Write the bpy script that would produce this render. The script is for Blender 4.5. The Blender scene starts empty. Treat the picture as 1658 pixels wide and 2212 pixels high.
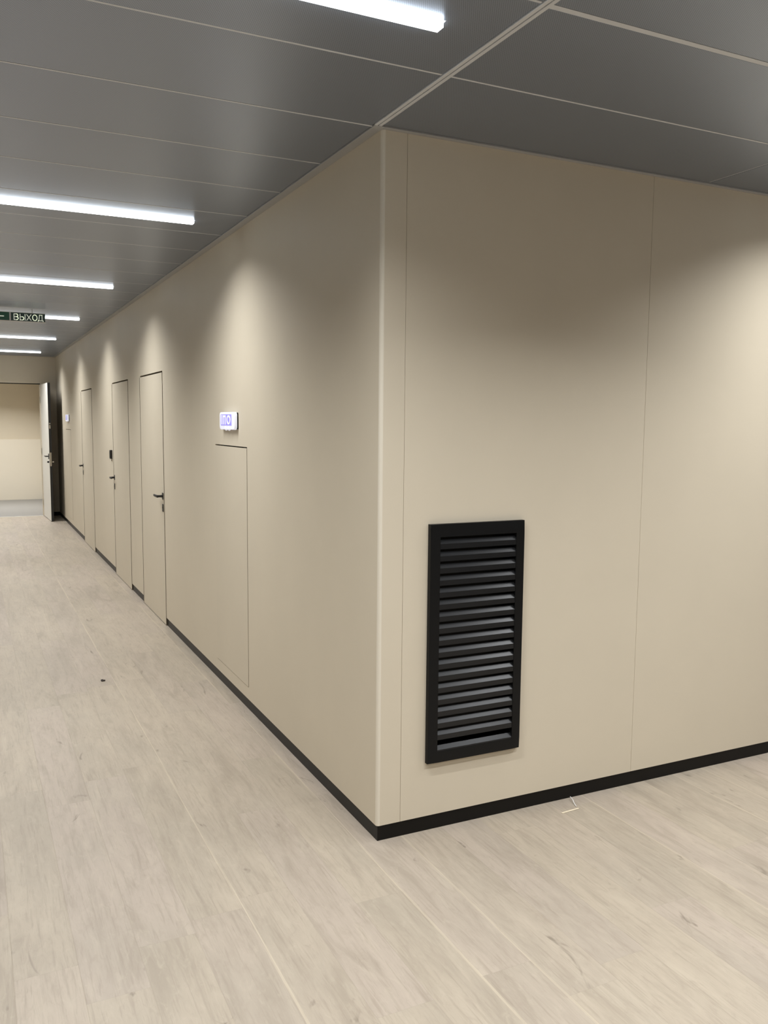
import bpy, bmesh, math, random
from mathutils import Vector, Matrix

random.seed(4)
S = bpy.context.scene
COL = S.collection

# ---------------------------------------------------------------- camera
CAM = (-1.43965, -3.00829, 1.70294)
YAW, PITCH, ROLL, FPX = -0.452024, -0.103965, -0.008877, 1848.98
cam_data = bpy.data.cameras.new('camera')
cam = bpy.data.objects.new('camera', cam_data)
COL.objects.link(cam)
R = (Matrix.Rotation(YAW, 3, 'Z') @ Matrix.Rotation(PITCH, 3, 'X') @ Matrix.Rotation(ROLL, 3, 'Y'))
M3 = Matrix((R.col[0], R.col[2], -R.col[1])).transposed()
cam.matrix_world = Matrix.Translation(CAM) @ M3.to_4x4()
cam_data.sensor_fit = 'HORIZONTAL'
cam_data.sensor_width = 36.0
cam_data.lens = 36.0 * FPX / 1658.0
cam_data.clip_start = 0.02
S.camera = cam

# ---------------------------------------------------------------- world, exposure, light levels
w = bpy.data.worlds.new('world')
S.world = w
w.use_nodes = True
w.node_tree.nodes['Background'].inputs[0].default_value = (0.6, 0.65, 0.7, 1)
w.node_tree.nodes['Background'].inputs[1].default_value = 0.0
S.view_settings.view_transform = 'Standard'
S.view_settings.look = 'None'
S.view_settings.gamma = 1.0
S.view_settings.use_curve_mapping = False
S.view_settings.exposure = 0.0
S.cycles.max_bounces = 10
S.cycles.diffuse_bounces = 7
S.cycles.glossy_bounces = 4
S.cycles.use_denoising = True
S.cycles.sample_clamp_indirect = 6.0

LAMP_POWER = 32.5            # watts thrown down by one linear light
LAMP_COLOR = (0.97, 0.985, 1.0)
LAMP_SPREAD = math.radians(138)
DIFFUSER_GLOW = 5.0
SIDE_GLOW = 11.0
H = 2.8                      # ceiling height

# ---------------------------------------------------------------- materials
def mat(name, col, rough=0.5, metal=0.0, emit=None, strength=0.0, spec=0.5):
    m = bpy.data.materials.new(name)
    m.use_nodes = True
    b = m.node_tree.nodes['Principled BSDF']
    b.inputs['Base Color'].default_value = (*col, 1)
    b.inputs['Roughness'].default_value = rough
    b.inputs['Metallic'].default_value = metal
    b.inputs['Specular IOR Level'].default_value = spec
    if emit:
        b.inputs['Emission Color'].default_value = (*emit, 1)
        b.inputs['Emission Strength'].default_value = strength
    return m

class G:
    """tiny helper for building node graphs"""
    def __init__(self, m):
        self.nt = m.node_tree
        self.b = self.nt.nodes['Principled BSDF']
    def put(self, sock, v):
        if isinstance(v, bpy.types.NodeSocket):
            self.nt.links.new(v, sock)
        elif v is not None:
            sock.default_value = v
    def math(self, op, a, b=None, c=None, clamp=False):
        n = self.nt.nodes.new('ShaderNodeMath'); n.operation = op; n.use_clamp = clamp
        self.put(n.inputs[0], a); self.put(n.inputs[1], b); self.put(n.inputs[2], c)
        return n.outputs[0]
    def xyz(self, x, y, z):
        n = self.nt.nodes.new('ShaderNodeCombineXYZ')
        for i, v in enumerate((x, y, z)): self.put(n.inputs[i], v)
        return n.outputs[0]
    def coords(self):
        n = self.nt.nodes.new('ShaderNodeTexCoord')
        s = self.nt.nodes.new('ShaderNodeSeparateXYZ')
        self.nt.links.new(n.outputs['Object'], s.inputs[0])
        return n.outputs['Object'], s.outputs[0], s.outputs[1], s.outputs[2]
    def noise(self, vec, scale=1, detail=4, rough=0.55, dist=0.0):
        n = self.nt.nodes.new('ShaderNodeTexNoise')
        self.put(n.inputs['Vector'], vec); n.inputs['Scale'].default_value = scale
        n.inputs['Detail'].default_value = detail; n.inputs['Roughness'].default_value = rough
        n.inputs['Distortion'].default_value = dist
        return n.outputs['Fac']
    def rand(self, vec):
        n = self.nt.nodes.new('ShaderNodeTexWhiteNoise'); n.noise_dimensions = '3D'
        self.put(n.inputs['Vector'], vec)
        return n.outputs['Value']
    def step(self, v, lo, hi):
        n = self.nt.nodes.new('ShaderNodeMapRange'); n.interpolation_type = 'SMOOTHSTEP'
        self.put(n.inputs['Value'], v); n.inputs['From Min'].default_value = lo; n.inputs['From Max'].default_value = hi
        return n.outputs[0]
    def mix(self, f, a, b):
        n = self.nt.nodes.new('ShaderNodeMix'); n.data_type = 'RGBA'
        self.put(n.inputs['Factor'], f)
        self.put(n.inputs['A'], (*a, 1) if isinstance(a, tuple) else a)
        self.put(n.inputs['B'], (*b, 1) if isinstance(b, tuple) else b)
        return n.outputs['Result']
    def bump(self, h, dist, strength=1.0):
        n = self.nt.nodes.new('ShaderNodeBump')
        n.inputs['Distance'].default_value = dist; n.inputs['Strength'].default_value = strength
        self.put(n.inputs['Height'], h)
        self.nt.links.new(n.outputs[0], self.b.inputs['Normal'])

def beige_laminate(name, col, rough=0.55):
    m = mat(name, col, rough, spec=0.25)
    g = G(m)
    v, x, y, z = g.coords()
    n = g.noise(v, 2.2, 3)
    d = tuple(c * 0.955 for c in col)
    g.put(g.b.inputs['Base Color'], g.mix(n, d, tuple(min(1, c * 1.03) for c in col)))
    return m

WALL_COL = (0.70, 0.622, 0.488)
m_wall = beige_laminate('beige_wall_panel', WALL_COL)
m_door = beige_laminate('beige_door_leaf', (0.69, 0.614, 0.483))
m_outer = beige_laminate('taupe_wall', (0.26, 0.24, 0.20))
m_edge = mat('brown_door_edge', (0.13, 0.105, 0.075), 0.6, spec=0.2)
m_hatch_edge = mat('tan_hatch_edge', (0.30, 0.25, 0.18), 0.6, spec=0.2)
m_black = mat('black_powder_coat', (0.0065, 0.0066, 0.0068), 0.42, spec=0.2)
m_base = mat('black_baseboard', (0.0055, 0.0048, 0.004), 0.38, spec=0.22)
m_handle = mat('black_satin_metal', (0.012, 0.011, 0.011), 0.30)
m_void = mat('dark_gap', (0.02, 0.018, 0.015), 0.9, spec=0.1)
m_white_door = mat('white_door_face', (0.90, 0.875, 0.80), 0.4)
m_dark_face = mat('anthracite_door_face', (0.018, 0.018, 0.019), 0.45)
m_steel = mat('brushed_steel', (0.62, 0.58, 0.50), 0.32, 1.0)
m_white = mat('white_plastic', (0.82, 0.83, 0.86), 0.4)
m_trim = mat('grey_ceiling_profile', (0.66, 0.68, 0.71), 0.45)
m_alu = mat('pale_grey_frame', (0.70, 0.70, 0.68), 0.4)
m_green = mat('green_sign_face', (0.012, 0.095, 0.045), 0.35)
m_darkgreen = mat('dark_green_sign_face', (0.018, 0.05, 0.034), 0.30)
m_letter = mat('backlit_lettering', (0.72, 0.74, 0.64), 0.5, emit=(0.85, 0.9, 0.76), strength=0.42)
m_diff = mat('opal_diffuser', (0.9, 0.9, 0.9), 0.5, emit=(0.95, 0.98, 1.0), strength=DIFFUSER_GLOW)
m_side = mat('opal_diffuser_side', (0.9, 0.9, 0.9), 0.5, emit=(0.86, 0.94, 1.0), strength=SIDE_GLOW)
m_glow = mat('lit_white_plastic', (0.85, 0.86, 0.92), 0.4, emit=(0.80, 0.83, 1.0), strength=0.42)
m_lilac = mat('lit_lilac_window', (0.30, 0.27, 0.70), 0.35, emit=(0.30, 0.27, 0.90), strength=0.50)
m_symbol = mat('lit_white_symbol', (0.85, 0.85, 0.9), 0.4, emit=(0.86, 0.85, 1.0), strength=0.30)
m_grey_floor = mat('light_grey_floor', (0.27, 0.258, 0.24), 0.5)
m_thread = mat('white_thread', (0.9, 0.9, 0.88), 0.6)
m_crumb = mat('dark_crumb', (0.04, 0.03, 0.025), 0.7)
m_sliver = mat('pale_wood_sliver', (0.80, 0.70, 0.52), 0.6)

# perforated metal ceiling panel
m_ceil = mat('perforated_grey_metal_panel', (0.33, 0.355, 0.38), 0.36, spec=0.5)
g = G(m_ceil)
g.b.inputs['Metallic'].default_value = 0.7
v, x, y, z = g.coords()
P = 0.0064
ry = g.math('DIVIDE', y, P * 0.866)
row = g.math('FLOOR', ry)
sh = g.math('MULTIPLY', g.math('MODULO', g.math('ABSOLUTE', row), 2.0), 0.5)
fx = g.math('SUBTRACT', g.math('FRACT', g.math('ADD', g.math('DIVIDE', x, P), sh)), 0.5)
fy = g.math('MULTIPLY', g.math('SUBTRACT', g.math('FRACT', ry), 0.5), 0.866)
r2 = g.math('SQRT', g.math('ADD', g.math('MULTIPLY', fx, fx), g.math('MULTIPLY', fy, fy)))
hole = g.math('SUBTRACT', 1.0, g.step(r2, 0.24, 0.33))
tone = g.mix(g.noise(v, 0.9, 2), (0.328, 0.375, 0.465), (0.352, 0.402, 0.495))
g.put(g.b.inputs['Base Color'], g.mix(hole, tone, (0.215, 0.235, 0.275)))

# oak plank floor: boards run along the corridor
m_floor = mat('pale_oak_planks', (0.6, 0.52, 0.42), 0.45, spec=0.4)
g = G(m_floor)
v, x, y, z = g.coords()
PW, PL = 0.1865, 1.42
u = g.math('DIVIDE', g.math('SUBTRACT', x, 0.117), PW)
row = g.math('FLOOR', u)
fx = g.math('FRACT', u)
rr = g.rand(g.xyz(row, 3.7, 0.0))
t = g.math('ADD', g.math('DIVIDE', y, PL), g.math('MULTIPLY', rr, 7.0))
pid = g.math('FLOOR', t)
ft = g.math('FRACT', t)
r1 = g.rand(g.xyz(row, pid, 1.0))
r2_ = g.rand(g.xyz(row, pid, 2.0))
r3 = g.rand(g.xyz(row, pid, 3.0))
off = g.math('MULTIPLY', r1, 37.0)
xg = g.math('ADD', x, off)
grain = g.noise(g.xyz(g.math('MULTIPLY', xg, 11.0), g.math('MULTIPLY', y, 1.5), off), 1, 6, 0.62, 1.1)
fine = g.noise(g.xyz(g.math('MULTIPLY', xg, 95.0), g.math('MULTIPLY', y, 5.0), off), 1, 4, 0.6, 0.4)
pores = g.noise(g.xyz(g.math('MULTIPLY', xg, 260.0), g.math('MULTIPLY', y, 14.0), off), 1, 2, 0.5)
cloud = g.noise(g.xyz(g.math('MULTIPLY', xg, 3.2), g.math('MULTIPLY', y, 1.6), off), 1, 3, 0.5, 0.3)
base = g.mix(r2_, (0.440, 0.376, 0.294), (0.466, 0.397, 0.309))
base = g.mix(g.math('MULTIPLY', g.step(r3, 0.35, 0.9), 0.55), base, (0.446, 0.373, 0.316))
base = g.mix(g.math('MULTIPLY', g.step(cloud, 0.40, 0.68), 0.45), base, (0.370, 0.322, 0.256))
base = g.mix(g.math('MULTIPLY', g.step(grain, 0.47, 0.72), 0.66), base, (0.330, 0.278, 0.215))
base = g.mix(g.math('MULTIPLY', g.step(grain, 0.50, 0.24), 0.40), base, (0.55, 0.478, 0.372))
base = g.mix(g.math('MULTIPLY', g.step(fine, 0.50, 0.72), 0.52), base, (0.32, 0.265, 0.205))
base = g.mix(g.math('MULTIPLY', g.step(pores, 0.60, 0.75), 0.20), base, (0.24, 0.195, 0.15))
mott = g.noise(g.xyz(g.math('MULTIPLY', xg, 34.0), g.math('MULTIPLY', y, 11.0), off), 1, 5, 0.65, 0.8)
base = g.mix(g.math('MULTIPLY', g.step(mott, 0.50, 0.70), 0.42), base, (0.36, 0.298, 0.235))
base = g.mix(g.math('MULTIPLY', g.step(mott, 0.48, 0.28), 0.35), base, (0.515, 0.45, 0.355))
knot = g.noise(g.xyz(g.math('MULTIPLY', xg, 9.5), g.math('MULTIPLY', y, 3.4), g.math('ADD', off, 5.0)), 1, 3, 0.55, 1.6)
base = g.mix(g.math('MULTIPLY', g.step(knot, 0.66, 0.77), 0.72), base, (0.19, 0.155, 0.118))
edge = g.math('MINIMUM', fx, g.math('SUBTRACT', 1.0, fx))
side = g.math('SUBTRACT', 1.0, g.step(edge, 0.004, 0.012))
pale_row = g.step(g.rand(g.xyz(g.math('FLOOR', g.math('ADD', u, 0.5)), 9.1, 4.0)), 0.72, 0.74)
pale_seam = g.math('MULTIPLY', g.math('SUBTRACT', 1.0, g.step(edge, 0.012, 0.034)), pale_row)
pale_seam = g.math('MULTIPLY', pale_seam, g.step(g.noise(g.xyz(row, g.math('MULTIPLY', y, 0.9), 2.0), 1, 2), 0.40, 0.56))
base = g.mix(g.math('MULTIPLY', side, 0.10), base, (0.22, 0.18, 0.14))
base = g.mix(g.math('MULTIPLY', pale_seam, 0.45), base, (0.66, 0.575, 0.43))
ends = g.math('MINIMUM', ft, g.math('SUBTRACT', 1.0, ft))
butt = g.math('SUBTRACT', 1.0, g.step(ends, 0.0004, 0.0018))
base = g.mix(g.math('MULTIPLY', butt, 0.08), base, (0.22, 0.18, 0.14))
g.put(g.b.inputs['Base Color'], base)
hgt = g.math('SUBTRACT', g.math('MULTIPLY', fine, 0.35), g.math('MULTIPLY', side, 1.0))
g.bump(hgt, 0.0006, 0.6)

# ---------------------------------------------------------------- mesh helpers
def add_box(bm, x0, x1, y0, y1, z0, z1, bev=0.0, seg=2):
    n = bmesh.new()
    vs = [n.verts.new((x, y, z)) for x in (x0, x1) for y in (y0, y1) for z in (z0, z1)]
    for f in ((0, 1, 3, 2), (4, 6, 7, 5), (0, 4, 5, 1), (2, 3, 7, 6), (0, 2, 6, 4), (1, 5, 7, 3)):
        n.faces.new([vs[i] for i in f])
    if bev:
        bmesh.ops.bevel(n, geom=n.edges[:] , offset=bev, segments=seg, profile=0.5, affect='EDGES')
    merge(bm, n)

def merge(bm, n):
    me = bpy.data.meshes.new('tmp')
    n.to_mesh(me); n.free()
    bm.from_mesh(me)
    bpy.data.meshes.remove(me)

def add_prism(bm, pts, axis, a, b):
    """extrude a 2-D outline along an axis from a to b; pts are the other two coordinates in order"""
    def P3(p, t):
        q = list(p); q.insert(axis, t); return q
    n = bmesh.new()
    A = [n.verts.new(P3(p, a)) for p in pts]
    B = [n.verts.new(P3(p, b)) for p in pts]
    k = len(pts)
    n.faces.new(A); n.faces.new(B)
    for i in range(k):
        n.faces.new((A[i], A[(i + 1) % k], B[(i + 1) % k], B[i]))
    bmesh.ops.recalc_face_normals(n, faces=n.faces[:])
    merge(bm, n)

def rounded(cx, cy, hx, hy, r, seg=5):
    out = []
    for sx, sy, a0 in ((1, 1, 0), (-1, 1, 90), (-1, -1, 180), (1, -1, 270)):
        for i in range(seg + 1):
            a = math.radians(a0 + 90 * i / seg)
            out.append((cx + sx * (hx - r) + r * math.cos(a), cy + sy * (hy - r) + r * math.sin(a)))
    return out

def add_tube(bm, pts, rx, ry=None, n=12, up=(0, 0, 1)):
    """sweep an ellipse along a polyline, with closed ends; rx / ry may be lists"""
    pts = [Vector(p) for p in pts]
    k = len(pts)
    rx = rx if isinstance(rx, (list, tuple)) else [rx] * k
    ry = rx if ry is None else (ry if isinstance(ry, (list, tuple)) else [ry] * k)
    m = bmesh.new(); rings = []
    for i, p in enumerate(pts):
        d = (pts[min(i + 1, k - 1)] - pts[max(i - 1, 0)]).normalized()
        u_ = Vector(up)
        if abs(d.dot(u_)) > 0.95: u_ = Vector((0, 1, 0))
        s = d.cross(u_).normalized(); t_ = s.cross(d).normalized()
        rings.append([m.verts.new(p + s * rx[i] * math.cos(2 * math.pi * j / n) + t_ * ry[i] * math.sin(2 * math.pi * j / n)) for j in range(n)])
    for a, b in zip(rings, rings[1:]):
        for j in range(n):
            m.faces.new((a[j], a[(j + 1) % n], b[(j + 1) % n], b[j]))
    m.faces.new(rings[0]); m.faces.new(rings[-1])
    bmesh.ops.recalc_face_normals(m, faces=m.faces[:])
    merge(bm, m)

def add_blob(bm, c, rx, ry, rz, n=12):
    m = bmesh.new()
    bmesh.ops.create_uvsphere(m, u_segments=n, v_segments=n // 2 + 2, radius=1.0)
    for vv in m.verts:
        vv.co = Vector((c[0] + vv.co.x * rx, c[1] + vv.co.y * ry, c[2] + vv.co.z * rz))
    merge(bm, m)

def add_stroke(bm, pts, width, x_plane, depth, closed=False, y_front=True):
    """flat lettering stroke in the XZ plane (pts = (x, z)), front face at y = x_plane - depth"""
    pts = [Vector((p[0], p[1])) for p in pts]
    k = len(pts)
    segs = [(pts[i], pts[(i + 1) % k]) for i in range(k if closed else k - 1)]
    for i, (a, b) in enumerate(segs):
        d = (b - a).normalized(); nrm = Vector((-d.y, d.x)) * width / 2
        e = d * width * 0.5
        q = [a - e + nrm, b + e + nrm, b + e - nrm, a - e - nrm]
        add_prism(bm, [(p.x, p.y) for p in q], 1, x_plane - depth - 0.00008 * (i + len(bm.faces) % 7), x_plane)

def ob(name, bm, material, parent=None, smooth=False):
    bmesh.ops.recalc_face_normals(bm, faces=bm.faces[:])
    me = bpy.data.meshes.new(name)
    bm.to_mesh(me); bm.free()
    for mm in (material if isinstance(material, (list, tuple)) else [material]):
        me.materials.append(mm)
    if smooth:
        for p in me.polygons: p.use_smooth = True
        me.set_sharp_from_angle(angle=math.radians(35))
    o = bpy.data.objects.new(name, me)
    COL.objects.link(o)
    if parent: o.parent = parent
    return o

def tag(o, label=None, cat=None, group=None, kind=None):
    if label: o['label'] = label
    if cat: o['category'] = cat
    if group: o['group'] = group
    if kind: o['kind'] = kind
    return o

def thing(name, label, cat, loc=(0, 0, 0), group=None, kind=None):
    o = bpy.data.objects.new(name, None)
    COL.objects.link(o)
    o.location = loc
    o.empty_display_size = 0.1
    return tag(o, label, cat, group, kind)

def box_ob(name, dims, material, parent=None, bev=0.0):
    bm = bmesh.new(); add_box(bm, *dims, bev=bev)
    return ob(name, bm, material, parent)

def slab(bm, axis, d0, d1, u0, u1, z0, z1, holes):
    """wall slab with rectangular holes. axis = thickness axis (0: wall in YZ, 1: wall in XZ)"""
    us = sorted({u0, u1, *[h for q in holes for h in q[:2] if u0 < h < u1]})
    zs = sorted({z0, z1, *[h for q in holes for h in q[2:] if z0 < h < z1]})
    def solid(i, j):
        if not (0 <= i < len(us) - 1 and 0 <= j < len(zs) - 1): return False
        a, b = (us[i] + us[i + 1]) / 2, (zs[j] + zs[j + 1]) / 2
        return not any(q[0] < a < q[1] and q[2] < b < q[3] for q in holes)
    cache = {}
    def V(d, uu, zz):
        k = (d, uu, zz)
        if k not in cache:
            cache[k] = bm.verts.new((d, uu, zz) if axis == 0 else (uu, d, zz))
        return cache[k]
    for i in range(len(us) - 1):
        for j in range(len(zs) - 1):
            if not solid(i, j): continue
            a, b, c, d = us[i], us[i + 1], zs[j], zs[j + 1]
            for t_ in (d0, d1):
                bm.faces.new((V(t_, a, c), V(t_, b, c), V(t_, b, d), V(t_, a, d)))
            for di, dj, p, q in ((-1, 0, (a, c), (a, d)), (1, 0, (b, c), (b, d)), (0, -1, (a, c), (b, c)), (0, 1, (a, d), (b, d))):
                if not solid(i + di, j + dj):
                    bm.faces.new((V(d0, *p), V(d1, *p), V(d1, *q), V(d0, *q)))

# ---------------------------------------------------------------- floor
YF, YB = 13.25, -6.2          # far end wall, wall behind the camera
XL, XR = -2.4, 6.2            # outer corridor wall, far right wall of the lobby
bm = bmesh.new()
add_box(bm, XL, XR, YB, 0.02, -0.05, 0)
add_box(bm, XL, 0.02, 0.02, YF, -0.05, 0)
tag(ob('floor', bm, m_floor), 'pale oak plank floor running down the corridor', 'floor', kind='structure')
tag(box_ob('floor', (XL, 0.02, YF + 0.03, 16.8, -0.05, 0), m_grey_floor), 'light grey floor beyond the open door', 'floor', kind='structure')
tag(box_ob('trim_1', (XL, 0, YF, YF + 0.03, -0.05, 0.006), mat('pale_threshold', (0.85, 0.82, 0.74), 0.4)), 'pale threshold strip under the open door', 'trim', kind='structure')

# ---------------------------------------------------------------- walls
DOORS = [(4.095, 5.085), (5.755, 6.757), (8.495, 9.580)]
DZ = 2.093
holes = [(a - 0.004, b + 0.004, -1.0, DZ + 0.014) for a, b in DOORS]
HATCH = (1.765, 2.461, 0.142, 1.549)
holes.append((HATCH[0] - 0.003, HATCH[1] + 0.003, HATCH[2] - 0.003, HATCH[3] + 0.007))
HATCH2 = (11.06, 11.76, 0.142, 1.549)
holes.append((HATCH2[0] - 0.003, HATCH2[1] + 0.003, HATCH2[2] - 0.003, HATCH2[3] + 0.007))
CR = 0.014                    # corner bead radius
bm = bmesh.new()
slab(bm, 0, 0.0, 0.06, CR, YF + 3.6, 0.066, H + 0.06, holes)
wl = tag(ob('wall_left', bm, m_wall), 'beige panelled corridor wall with flush doors', 'wall', kind='structure')
bm = bmesh.new()
for a, b in DOORS:
    add_box(bm, 0.055, 0.07, a - 0.03, b + 0.03, 0.0, DZ + 0.06)
for q in (HATCH, HATCH2):
    add_box(bm, 0.061, 0.07, q[0] - 0.03, q[1] + 0.03, q[2] - 0.03, q[3] + 0.03)
ob('door_reveal', bm, m_void, wl)

GR = (0.2205, 0.676, 0.298, 1.297)     # grille outer frame on the right wall
bm = bmesh.new()
seams = [CR, 0.107, 1.334, 2.562, 3.790, 5.018, XR]
for a, b in zip(seams, seams[1:]):
    slab(bm, 1, 0.0, 0.06, a + (0.0008 if a > CR else 0), b - 0.0008, 0.066, H + 0.06,
         [(GR[0] + 0.02, GR[1] - 0.02, GR[2] + 0.02, GR[3] - 0.02)])
wr = tag(ob('wall_right', bm, m_wall), 'beige panelled wall carrying the black grille', 'wall', kind='structure')
bm = bmesh.new()
add_box(bm, 0.09, XR, 0.13, 0.14, 0.0, H)
ob('cavity_back', bm, m_void, wr)
# rounded corner bead where the two walls meet
bm = bmesh.new()
arc = [(CR - CR * math.cos(math.radians(a)), CR - CR * math.sin(math.radians(a))) for a in range(0, 91, 10)]
add_prism(bm, arc + [(CR, CR)], 2, 0.066, H + 0.04)
tag(ob('trim_2', bm, mat('highlit_corner_bead', (0.80, 0.735, 0.61), 0.35), smooth=True), 'rounded beige bead on the outer wall corner', 'trim', kind='structure')  # paler than the walls: lamp highlight painted into the colour

# baseboards, set back a few millimetres under the panels
BT = 0.066
def baseboard(name, dims, label):
    return tag(box_ob(name, dims, m_base), label, 'baseboard', kind='structure')
B0 = 0.007
baseboard('baseboard_left', (B0, 0.05, 0.0502, DOORS[0][0] - 0.004, 0, BT), 'black baseboard from the wall corner to the nearest flush door')
baseboard('baseboard_left', (B0, 0.05, DOORS[0][1] + 0.003, DOORS[1][0] - 0.004, 0, BT), 'short black baseboard between the nearest and the second flush door')
baseboard('baseboard_left', (B0, 0.05, DOORS[1][1] + 0.003, DOORS[2][0] - 0.004, 0, BT), 'black baseboard between the second and the farthest flush door')
baseboard('baseboard_left', (B0, 0.05, DOORS[2][1] + 0.003, YF, 0, BT), 'black baseboard beyond the farthest flush door')
baseboard('baseboard_right', (B0, XR, B0, 0.05, 0, BT), 'long black baseboard under the wall with the grille')

# far end wall with the open doorway, and the room seen through it
bm = bmesh.new()
OPEN = (-1.75, -0.262, -1, 2.331)
slab(bm, 1, YF, YF + 0.14, XL, 0.0, 0.0, H + 0.06, [OPEN])
tag(ob('wall_far', bm, m_wall), 'beige end wall of the corridor above the doorway', 'wall', kind='structure')
bm = bmesh.new()
slab(bm, 1, YF + 0.008, YF + 0.13, OPEN[0], OPEN[1], 0.0, 2.331, [(OPEN[0] + 0.018, OPEN[1] - 0.012, -1, 2.319)])
tag(ob('trim_3', bm, m_door), 'beige frame lining the far doorway', 'trim', kind='structure')
tag(box_ob('trim_7', (OPEN[0], OPEN[1], YF + 0.002, YF + 0.03, 2.316, 2.331), m_void), 'dark shadow gap across the head of the far doorway', 'trim', kind='structure')
bm = bmesh.new()
add_box(bm, -0.26, B0, YF - 0.012, YF, 0, BT)
add_box(bm, XL, OPEN[0], YF - 0.012, YF, 0, BT)
tag(ob('baseboard_far', bm, m_base), 'black baseboard of the end wall behind the open door', 'baseboard', kind='structure')
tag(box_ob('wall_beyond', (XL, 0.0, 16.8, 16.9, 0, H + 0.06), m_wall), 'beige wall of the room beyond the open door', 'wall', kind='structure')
tag(box_ob('wall_beyond_lit_lower', (XL, 0.0, 16.77, 16.8, 0.0, 1.283), mat('cream_lit_wall', (0.80, 0.735, 0.61), 0.45)), 'cream board standing for the lit lower wall beyond the open door', 'wall', kind='structure')  # lit zone below the lintel's shadow line, painted as a paler board
# walls that close the place outside the frame
tag(box_ob('wall_outer', (XL - 0.1, XL, YB, 16.9, 0, H + 0.06), m_outer), 'taupe corridor wall opposite the flush doors', 'wall', kind='structure')
tag(box_ob('wall_back', (XL, XR, YB - 0.1, YB, 0, H + 0.06), m_outer), 'taupe wall behind the viewer', 'wall', kind='structure')
tag(box_ob('wall_east', (XR, XR + 0.1, YB, 0.2, 0, H + 0.06), m_outer), 'taupe wall at the right end of the lobby', 'wall', kind='structure')

# ---------------------------------------------------------------- ceiling
ROWS = [-1.055 - 0.525 * k for k in range(10, 0, -1)] + [-1.055, -0.530, 0.0, 0.525, 1.045, 1.590, 2.120]
yy = 2.645
while yy < YF - 0.2:
    ROWS.append(yy); yy += 0.5235
ROWS = [q for q in ROWS if q > YB + 0.1]
TZ = 0.022                    # panel thickness
LIGHTS = []                   # (x0, x1, y) of the linear lights
def rect_holes(x0, x1, y0, y1):
    return [l for l in LIGHT_HOLES if l[0] < x1 and l[1] > x0 and l[2] < y1 and l[3] > y0]

STRIP_Y = [-0.83, 1.83, 4.48, 7.00, 9.60, 12.19]
SX0, SX1 = -2.04, -0.262
SW = 0.0235                    # half width
STRIP_X = [-0.215, -0.268, -0.305, -0.288, -0.300, -0.305]
LIGHT_HOLES = [(q - (SX1 - SX0), q, r - SW, r + SW) for q, r in list(zip(STRIP_X, STRIP_Y)) + [(SX1, -3.5)]]
def panel(bm, x0, x1, y0, y1):
    if x1 - x0 < 0.02 or y1 - y0 < 0.02: return
    hs = rect_holes(x0, x1, y0, y1)
    if not hs:
        add_box(bm, x0, x1, y0, y1, H, H + TZ, bev=0.0012, seg=1)
        return
    hx0, hx1, hy0, hy1 = hs[0]
    hx0, hx1 = max(hx0, x0), min(hx1, x1)
    hy0, hy1 = max(hy0, y0 + 0.005), min(hy1, y1 - 0.005)
    for q in ((x0, x1, y0, hy0), (x0, x1, hy1, y1), (x0, hx0, hy0, hy1), (hx1, x1, hy0, hy1)):
        if q[1] - q[0] > 0.001 and q[3] - q[2] > 0.001:
            add_box(bm, *q, H, H + TZ)

bm = bmesh.new(); tb = bmesh.new()
GAP = 0.0055
RUN0, RUN1 = -0.046, -0.012   # main runner along the corridor line
COLS_L = [(XL, RUN0)]
COLS_R = [(RUN1, 1.628), (1.640, 3.27), (3.28, 4.91), (4.92, XR)]
edges = [YB] + ROWS + [YF]
for i in range(len(edges) - 1):
    y0, y1 = edges[i] + GAP, edges[i + 1] - GAP
    for x0, x1 in COLS_L:
        a1 = x1
        if x1 == RUN0 and y0 > -0.001: a1 = -0.0440
        panel(bm, x0, a1, y0, y1)
    if y1 < 0.01:
        ye = y1 - (0.024 if y1 > -0.01 else 0)
        ys = y0 + (0.013 if abs(edges[i] + 1.055) < 1e-6 else 0)
        for x0, x1 in COLS_R:
            panel(bm, x0, x1, ys, ye)
    if edges[i] > YB:
        yc = edges[i]
        add_box(tb, XL, -0.0425 if yc > -0.01 else RUN0, yc - 0.0038, yc + 0.0052, H - 0.0004, H + 0.02)
        if yc < -0.1:
            add_box(tb, RUN1, XR, yc - 0.0038, yc + (0.0050 if abs(yc + 1.055) > 1e-6 else 0.0170), H - 0.0004, H + 0.02)
ce = tag(ob('ceiling', bm, m_ceil), 'grey perforated metal panel ceiling', 'ceiling', kind='structure')
bm = bmesh.new()
add_box(bm, XL, XR, YB, 0.2, H + 0.075, H + 0.085)
add_box(bm, XL, 0.2, 0.2, 16.9, H + 0.075, H + 0.085)
ob('ceiling_void', bm, m_void, ce)
# main runner: two lips with a groove between
add_box(tb, RUN0 + 0.002, RUN0 + 0.015, YB, -0.0245, H - 0.004, H + 0.02, bev=0.001, seg=1)
add_box(tb, RUN1 - 0.015, RUN1 - 0.002, YB, -0.0245, H - 0.004, H + 0.02, bev=0.001, seg=1)
add_box(tb, RUN0 + 0.014, RUN1 - 0.014, YB, -0.0245, H + 0.006, H + 0.02)
for xx in (1.634, 3.275, 4.915):
    add_box(tb, xx - 0.002, xx + 0.002, YB, YF if xx < 0 else -0.03, H + 0.001, H + 0.02)
tag(ob('trim_4', tb, m_trim), 'light grey grid bars between the ceiling panels', 'trim', kind='structure')
bm = bmesh.new()
add_box(bm, -0.042, 0.0, -0.024, YF, H - 0.005, H + 0.03, bev=0.001, seg=1)
m_angle = mat('grey_edge_angle', (0.40, 0.405, 0.41), 0.45)
tag(ob('trim_5', bm, m_angle), 'grey edge angle where the ceiling meets the corridor wall', 'trim', kind='structure')
bm = bmesh.new()
add_box(bm, 0.0, XR, -0.024, 0.0, H - 0.005, H + 0.03, bev=0.001, seg=1)
tag(ob('trim_6', bm, m_angle), 'grey edge angle where the ceiling meets the grille wall', 'trim', kind='structure')
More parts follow.
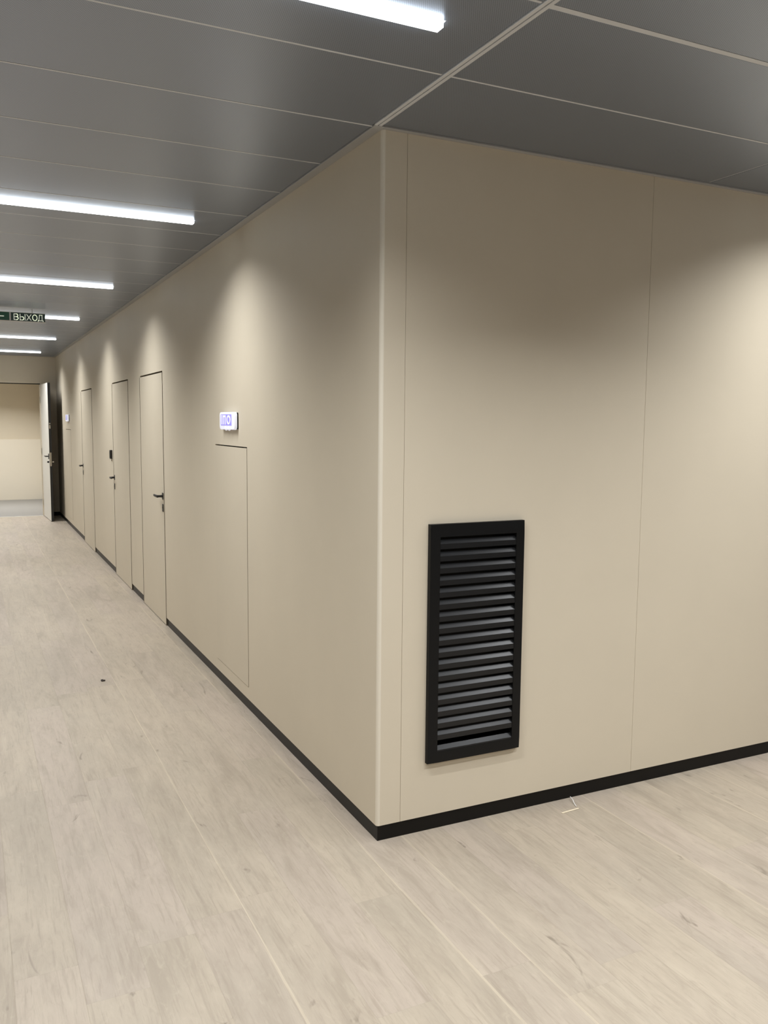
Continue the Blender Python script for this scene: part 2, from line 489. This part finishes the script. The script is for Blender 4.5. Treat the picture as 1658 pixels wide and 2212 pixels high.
tag(box_ob('ceiling', (XL, 0.0, YF + 0.14, 16.8, H - 0.1, H), mat('white_ceiling', (0.7, 0.69, 0.66), 0.7)), 'white ceiling of the room beyond the open door', 'ceiling', kind='structure')

# ---------------------------------------------------------------- linear ceiling lights
def linear_light(length, label, loc, rot=0.0, group='linear ceiling lights', power=LAMP_POWER, side=True):
    """local x runs along the lamp; its right end is at local x = 0"""
    t = thing('linear_ceiling_light', label, 'ceiling light', loc, group)
    t.rotation_euler = (0, 0, rot)
    L = length
    h = bmesh.new()
    add_box(h, -L + 0.001, -0.001, -SW + 0.001, -SW + 0.005, 0.0, 0.05)
    add_box(h, -L + 0.001, -0.001, SW - 0.005, SW - 0.001, 0.0, 0.05)
    add_box(h, -L + 0.001, -L + 0.005, -SW + 0.005, SW - 0.005, 0.0, 0.05)
    add_box(h, -0.005, -0.001, -SW + 0.005, SW - 0.005, 0.0, 0.05)
    add_box(h, -L + 0.005, -0.005, -SW + 0.005, SW - 0.005, 0.045, 0.05)
    ob('housing', h, m_white, t)
    d = bmesh.new()
    add_box(d, -L + 0.006, -0.006, -SW + 0.0055, SW - 0.0055, -0.017, 0.01, bev=0.002, seg=1)
    do = ob('diffuser', d, [m_diff, m_side], t)
    for p in do.data.polygons:
        if side and abs(p.normal.y) > 0.9: p.material_index = 1
    ld = bpy.data.lights.new('lamp', 'AREA')
    ld.shape = 'RECTANGLE'; ld.size = L - 0.24; ld.size_y = 2 * SW - 0.016
    ld.energy = power; ld.color = LAMP_COLOR; ld.spread = LAMP_SPREAD
    lo = bpy.data.objects.new('lamp', ld)
    COL.objects.link(lo); lo.parent = t
    lo.location = (-L / 2, 0, -0.0185)
    return t

LL = SX1 - SX0
names = ['large white linear ceiling light nearest the viewer, cut off by the top edge',
         'second white linear ceiling light from the viewer, left of the wall corner',
         'third white linear ceiling light from the viewer, over the corridor',
         'white linear ceiling light partly hidden behind the green exit sign',
         'white linear ceiling light just beyond the green exit sign',
         'farthest white linear ceiling light, near the end wall']
for xe, q, nm in zip(STRIP_X, STRIP_Y, names):
    linear_light(LL, nm, (xe, q, H))
linear_light(LL, 'white linear ceiling light behind the viewer', (SX1, -3.5, H), side=False)
# the lobby to the right has the same lights, set at right angles to the grille wall, plus an added fill lamp
LIGHTX = 2.20
def lobby_light(xx, yend, label, k=0.72):
    t = linear_light(LL, label, (xx, yend, H - 0.012), math.radians(90), power=LAMP_POWER * k, side=False)
    return t
lobby_light(LIGHTX, -0.24, 'white linear ceiling light at the grille wall, right of the view', 1.0)
linear_light(1.2, 'white linear ceiling light added above the view to brighten the grille wall', (1.15, -1.75, H - 0.012), power=LAMP_POWER * 0.82, side=False)  # added fill lamp, kept out of view, brightens the lower grille wall
lobby_light(LIGHTX, -3.1, 'white linear ceiling light in the lobby, right of the viewer')
lobby_light(4.9, -0.30, 'white linear ceiling light at the right end of the lobby')
# room beyond the door
linear_light(1.2, 'white linear ceiling light in the room beyond the door', (-0.35, 15.0, H - 0.1), power=LAMP_POWER * 1.75, side=False)

# ---------------------------------------------------------------- flush doors
def lever_parts(leaf, yc, zc, direction):
    """lever handle on the corridor face (x = 0, facing -x); lever points along +y or -y"""
    b = bmesh.new()
    s = direction
    add_tube(b, [(-0.006, yc, zc), (-0.030, yc, zc), (-0.046, yc, zc)], [0.012, 0.010, 0.010])
    add_tube(b, [(-0.050, yc - s * 0.012, zc), (-0.053, yc + s * 0.01, zc), (-0.055, yc + s * 0.07, zc), (-0.055, yc + s * 0.115, zc + 0.001),
                 (-0.050, yc + s * 0.134, zc + 0.002)], [0.008, 0.0085, 0.0075, 0.007, 0.006], [0.011, 0.012, 0.011, 0.010, 0.008])
    hd = ob('door_handle', b, m_handle, leaf, smooth=True)
    b = bmesh.new()
    add_prism(b, rounded(yc, zc, 0.025, 0.0275, 0.010), 0, -0.009, 0.0)
    ob('rosette', b, m_handle, hd)
    b = bmesh.new()
    add_prism(b, rounded(yc, zc - 0.097, 0.024, 0.031, 0.006), 0, -0.009, 0.0)
    kc = ob('keyhole_cover', b, m_handle, leaf)
    b = bmesh.new()
    add_prism(b, rounded(yc, zc - 0.094, 0.006, 0.006, 0.004), 0, -0.0105, -0.004)
    ob('lock_cylinder', b, m_handle, kc)
    return hd

dl = ['nearest flush beige door, with its black lever at the near edge',
      'middle flush beige door, beside the black card reader',
      'farthest flush beige door in the corridor wall']
hz = [(4.130, 1.083, 1), (6.722, 1.079, -1), (9.552, 1.072, -1)]
for i, ((a, b_), lb, hh) in enumerate(zip(DOORS, dl, hz)):
    o = box_ob('door_%d' % (i + 1), (-0.004, 0.042, a, b_, 0.006, DZ), [m_door, m_edge], bev=0.0008)
    for p in o.data.polygons:
        if abs(p.normal.y) > 0.95 or abs(p.normal.z) > 0.95: p.material_index = 1
    tag(o, lb, 'door', kind='structure')
    box_ob('edge_seal', (-0.0065, 0.03, b_ + 0.0006, b_ + 0.0034, 0.006, DZ), m_edge, o)
    lever_parts(o, *hh)

# ---------------------------------------------------------------- hatches
for q, lb in ((HATCH, 'tall narrow beige access hatch set flush in the wall, nearest the corner'),
              (HATCH2, 'distant beige access hatch with only its top seam showing, below the far light box')):
    o = box_ob('access_hatch', (-0.0018, 0.02, q[0], q[1], q[2], q[3]), [m_door, m_hatch_edge], bev=0.0005)
    for p in o.data.polygons:
        if abs(p.normal.y) > 0.95 or abs(p.normal.z) > 0.95: p.material_index = 1
    tag(o, lb, 'hatch', 'flush access hatches in the corridor wall')

# ---------------------------------------------------------------- lit boxes above the hatches
def light_box(yc, zc, label, symbols=True):
    t = thing('wall_light_box', label, 'light', (0, yc, zc), 'lit boxes above the access hatches')
    hy, hz_ = 0.162, 0.0525
    b = bmesh.new(); add_prism(b, rounded(0, 0, hy - 0.004, hz_ - 0.003, 0.010), 0, -0.009, 0.0)
    ob('back_plate', b, m_black, t)
    b = bmesh.new(); add_prism(b, rounded(0, 0, hy, hz_, 0.022, 6), 0, -0.027, -0.009)
    bmesh.ops.bevel(b, geom=[e for e in b.edges if abs(e.verts[0].co.x + 0.027) < 1e-5 and abs(e.verts[1].co.x + 0.027) < 1e-5],
                    offset=0.004, segments=2, profile=0.5, affect='EDGES')
    ob('housing', b, m_glow, t, smooth=True)
    b = bmesh.new(); add_prism(b, rounded(0.012, 0.006, 0.118, 0.034, 0.004), 0, -0.0285, -0.026)
    win = ob('window', b, m_lilac, t)
    # the white pictogram: a bar, an arch and a ring, seen foreshortened from the corridor
    s = bmesh.new()
    def bar(y0, y1, z0, z1):
        add_box(s, -0.030, -0.0275, y0, y1, z0, z1)
    bar(0.095, 0.112, -0.022, 0.036)
    bar(0.060, 0.075, -0.022, 0.030); bar(0.018, 0.033, -0.022, 0.030); bar(0.018, 0.075, 0.022, 0.034)
    for k in range(16):
        a0, a1 = 2 * math.pi * k / 16, 2 * math.pi * (k + 1) / 16
        q = [(-0.048 + r * 0.042 * math.cos(a), 0.006 + r * 0.028 * math.sin(a)) for r, a in ((1, a0), (1, a1), (0.6, a1), (0.6, a0))]
        add_prism(s, q, 0, -0.030, -0.0275)
    ob('symbol', s, m_symbol, win)
    for yy_, r in ((0.028, 0.020), (-0.038, 0.024)):
        b = bmesh.new(); add_blob(b, (-0.022, yy_, -0.044), 0.010, r, 0.015)
        ob('lamp_lens', b, m_glow, t, smooth=True)
    return t
light_box(2.088, 1.7055, 'near white box with a lit lilac window, above the tall narrow hatch')
light_box(11.36, 1.733, 'small distant white lit box beyond the farthest flush door')

# ---------------------------------------------------------------- card reader
t = thing('card_reader', 'small black card reader on the wall left of the middle flush door', 'card reader', (0, 6.905, 1.325))
b = bmesh.new(); add_prism(b, rounded(0, 0, 0.040, 0.049, 0.008), 0, -0.022, 0.0)
bmesh.ops.bevel(b, geom=[e for e in b.edges if abs(e.verts[0].co.x + 0.022) < 1e-5 and abs(e.verts[1].co.x + 0.022) < 1e-5], offset=0.003, segments=2, affect='EDGES')
ob('housing', b, m_handle, t, smooth=True)
b = bmesh.new(); add_prism(b, rounded(0, 0, 0.027, 0.037, 0.004), 0, -0.0235, -0.0215)
ob('reading_face', b, mat('dark_grey_plastic', (0.035, 0.036, 0.032), 0.5), t)
b = bmesh.new(); add_tube(b, [(-0.006, -0.022, -0.049), (-0.010, -0.024, -0.062), (-0.005, -0.021, -0.074)], 0.0022, n=8)
ob('cable_end', b, m_handle, t)

# ---------------------------------------------------------------- black wall grille
t = thing('wall_grille', 'tall black louvred ventilation grille on the beige wall right of the corner', 'grille', (GR[0], 0, GR[2]))
gw, gh = GR[1] - GR[0], GR[3] - GR[2]
FY = -0.021
ix0, ix1, iz0, iz1 = 0.046, gw - 0.040, 0.047, gh - 0.053
b = bmesh.new()
slab(b, 1, FY, 0.0, 0.0, gw, 0.0, gh, [(ix0, ix1, iz0, iz1)])
bmesh.ops.bevel(b, geom=[e for e in b.edges if e.is_boundary is False and all(abs(vv.co.y - FY) < 1e-6 for vv in e.verts)
                         and any(all(abs(vv.co[k] - val) < 1e-6 for vv in e.verts) for k, val in ((0, 0.0), (0, gw), (2, 0.0), (2, gh)))],
                offset=0.003, segments=2, profile=0.5, affect='EDGES')
ob('frame', b, m_black, t, smooth=True)
b = bmesh.new()      # sheet-metal collar behind the frame, closed at the back
add_box(b, ix0 - 0.012, ix0 - 0.001, 0.0, 0.075, iz0 - 0.01, iz1 + 0.01)
add_box(b, ix1 + 0.001, ix1 + 0.012, 0.0, 0.075, iz0 - 0.01, iz1 + 0.01)
add_box(b, ix0, ix1, 0.0, 0.075, iz0 - 0.011, iz0 - 0.001)
add_box(b, ix0, ix1, 0.0, 0.075, iz1 + 0.001, iz1 + 0.011)
add_box(b, ix0 - 0.012, ix1 + 0.012, 0.075, 0.08, iz0 - 0.011, iz1 + 0.011)
ob('collar', b, m_black, t)
NS = 18
pitch = (iz1 - iz0 + 0.001) / NS
m_slat = mat('black_slat_satin', (0.010, 0.0105, 0.0115), 0.30, spec=0.38)
for k in range(NS):
    zb = iz1 - (k + 1) * pitch                      # bottom of this louvre's pitch
    lip = 0.0215
    f = FY + 0.0015
    prof = [(f, zb), (f, zb + lip), (f + 0.0125, zb + lip + 0.0160), (f + 0.0137, zb + lip + 0.0152),
            (f + 0.0018, zb + lip - 0.001), (f + 0.0018, zb)]
    if k == NS - 1:
        prof = [(f, zb + 0.0005 - 0.0), (f, zb + lip - 0.014), (f + 0.0125, zb + lip + 0.0020), (f + 0.0137, zb + lip + 0.0012), (f + 0.0018, zb + lip - 0.015), (f + 0.0018, zb + 0.0005)]
    b = bmesh.new(); add_prism(b, prof, 0, ix0 + 0.0002, ix1 - 0.0002)
    ob('slat', b, m_slat, t)

# ---------------------------------------------------------------- exit sign
t = thing('exit_sign', 'green exit sign with an arrow, hanging under the corridor ceiling', 'sign', (-0.690, 6.40, 2.672))
SWD, SHT = 0.80, 0.092        # local x runs from -SWD to 0
div = -0.325
fr = bmesh.new()
add_box(fr, -SWD, 0.004, -0.016, 0.016, 0.0, 0.0085)
add_box(fr, -SWD, 0.0, -0.012, 0.012, SHT - 0.004, SHT)
add_box(fr, -SWD, -SWD + 0.006, -0.014, 0.014, 0.0085, SHT - 0.004)
add_box(fr, div - 0.007, div + 0.007, -0.014, 0.014, 0.0085, SHT - 0.004)
ob('frame', fr, m_alu, t)
wp = box_ob('word_panel', (div + 0.007, -0.0005, -0.010, 0.010, 0.0085, SHT - 0.004), m_darkgreen, t)
ap = box_ob('arrow_panel', (-SWD + 0.006, div - 0.007, -0.010, 0.010, 0.0085, SHT - 0.004), m_green, t)
for xx in (-0.66, -0.12):
    hg = bmesh.new()
    add_tube(hg, [(xx, 0, SHT - 0.001), (xx, 0, H - 2.672)], 0.004, n=8)
    ob('hanger', hg, m_alu, t)
# lettering: В Ы Х О Д
lt = bmesh.new()
cw, ch, z0 = 0.040, 0.056, 0.0185
st = 0.0062
def glyph(x, strokes):
    for pts, cl in strokes:
        add_stroke(lt, [(x + p[0] * cw, z0 + p[1] * ch) for p in pts], st, -0.010, 0.0015, closed=cl)
def arcpts(cx, cy, rx, ry, a0, a1, n=10):
    return [(cx + rx * math.cos(math.radians(a0 + (a1 - a0) * i / n)), cy + ry * math.sin(math.radians(a0 + (a1 - a0) * i / n))) for i in range(n + 1)]
x = div + 0.036
glyph(x, [([(0, 0), (0, 1), (0.55, 1)] + arcpts(0.55, 0.76, 0.33, 0.24, 80, -90) + [(0, 0.52)], False),
          ([(0.5, 0.52)] + arcpts(0.55, 0.26, 0.40, 0.26, 80, -90) + [(0, 0)], False)])
x += 0.056
glyph(x, [([(0, 1), (0, 0), (0.5, 0)] + arcpts(0.5, 0.28, 0.34, 0.28, -80, 90) + [(0, 0.56)], False), ([(1.15, 0), (1.15, 1)], False)])
x += 0.061
glyph(x, [([(0, 0), (1, 1)], False), ([(0, 1), (1, 0)], False)])
x += 0.054
glyph(x, [(arcpts(0.52, 0.5, 0.52, 0.5, 0, 340, 18), True)])
x += 0.054
glyph(x, [([(-0.05, -0.14), (-0.05, 0.03), (1.10, 0.03), (1.10, -0.14)], False), ([(0.10, 0.03), (0.28, 1.0), (0.86, 1.0), (0.86, 0.03)], False)])
ob('lettering', lt, m_letter, wp)
ar = bmesh.new()
zc = 0.047
add_stroke(ar, [(-0.62, zc), (-0.385, zc)], 0.009, -0.010, 0.0015)
add_stroke(ar, [(-0.585, zc + 0.026), (-0.622, zc), (-0.585, zc - 0.026)], 0.009, -0.010, 0.0015)
ob('arrow', ar, m_letter, ap)

# ---------------------------------------------------------------- open door at the far end
d4 = thing('door_4', 'open white door with a black edge standing against the far end wall', 'door', (-0.262, YF - 0.005, 0.0), kind='structure')
d4.rotation_euler = (0, 0, math.radians(2.2))
TL, TT, TH = 0.975, 0.044, 2.312     # leaf runs along local -y, thickness along +x
box_ob('leaf', (0.004, TT, -TL, 0, 0.008, TH), m_dark_face, d4, bev=0.0008).name = 'leaf'
box_ob('white_face', (0.0, 0.0041, -TL + 0.001, 0, 0.009, TH - 0.001), m_white_door, d4)
b = bmesh.new()
zc, yc = 1.095, -TL + 0.05
add_tube(b, [(0.0, yc, zc), (-0.05, yc, zc)], 0.010)
add_tube(b, [(-0.050, yc - 0.012, zc), (-0.055, yc + 0.03, zc), (-0.056, yc + 0.125, zc)], [0.008, 0.0085, 0.006], [0.011, 0.011, 0.009])
hd = ob('door_handle', b, m_handle, d4, smooth=True)
b = bmesh.new(); add_prism(b, rounded(yc, zc, 0.025, 0.045, 0.012), 0, -0.010, 0.0)
ob('rosette', b, m_handle, hd)
b = bmesh.new(); add_tube(b, [(0.0, yc, 1.0), (-0.024, yc, 1.0)], 0.016); add_blob(b, (-0.026, yc, 1.0), 0.006, 0.018, 0.011)
ob('thumb_turn', b, m_handle, d4, smooth=True)
b = bmesh.new(); add_prism(b, rounded(0.022, 1.045, 0.011, 0.115, 0.010), 1, -TL - 0.003, -TL + 0.002)
ob('lock_plate', b, m_steel, d4)
b = bmesh.new(); add_tube(b, [(0.021, -TL, 1.640), (0.021, -TL - 0.014, 1.640)], 0.011)
ob('latch_pin', b, m_steel, d4, smooth=True)
b = bmesh.new(); add_prism(b, rounded(0.022, 1.585, 0.010, 0.030, 0.005), 1, -TL - 0.004, -TL + 0.002)
ob('upper_latch_plate', b, m_steel, d4)
b = bmesh.new(); add_tube(b, [(TT, yc, 1.0), (TT + 0.026, yc, 1.0)], 0.014); add_blob(b, (TT + 0.028, yc, 1.0), 0.008, 0.014, 0.014)
ob('outer_lock_cylinder', b, m_steel, d4, smooth=True)
b = bmesh.new()
for zz in (0.25, 1.15, 2.05):
    add_tube(b, [(-0.006, 0.0, zz - 0.05), (-0.006, 0.0, zz + 0.05)], 0.007, n=10)
ob('hinge', b, m_steel, d4, smooth=True)

# ---------------------------------------------------------------- small litter on the floor
b = bmesh.new()
add_blob(b, (-0.703, 2.718, 0.005), 0.010, 0.018, 0.006, 8); add_blob(b, (-0.690, 2.712, 0.004), 0.006, 0.008, 0.005, 8)
tag(ob('floor_crumb', b, m_crumb), 'single dark crumb lying on the corridor floor', 'crumb')
b = bmesh.new()
add_tube(b, [(0.975, -0.008, 0.012), (0.968, -0.035, 0.010), (0.957, -0.06, 0.005), (0.950, -0.083, 0.002)], 0.0016, n=8)
tag(ob('thread', b, m_thread), 'short curved white thread on the floor against the black baseboard', 'thread')
b = bmesh.new()
add_box(b, -0.049, 0.049, -0.004, 0.004, 0.0005, 0.003, bev=0.001, seg=1)
o = tag(ob('wood_sliver', b, m_sliver), 'pale wood sliver on the floor near the white thread', 'sliver')
o.location = (0.90, -0.105, 0); o.rotation_euler = (0, 0, math.radians(4))
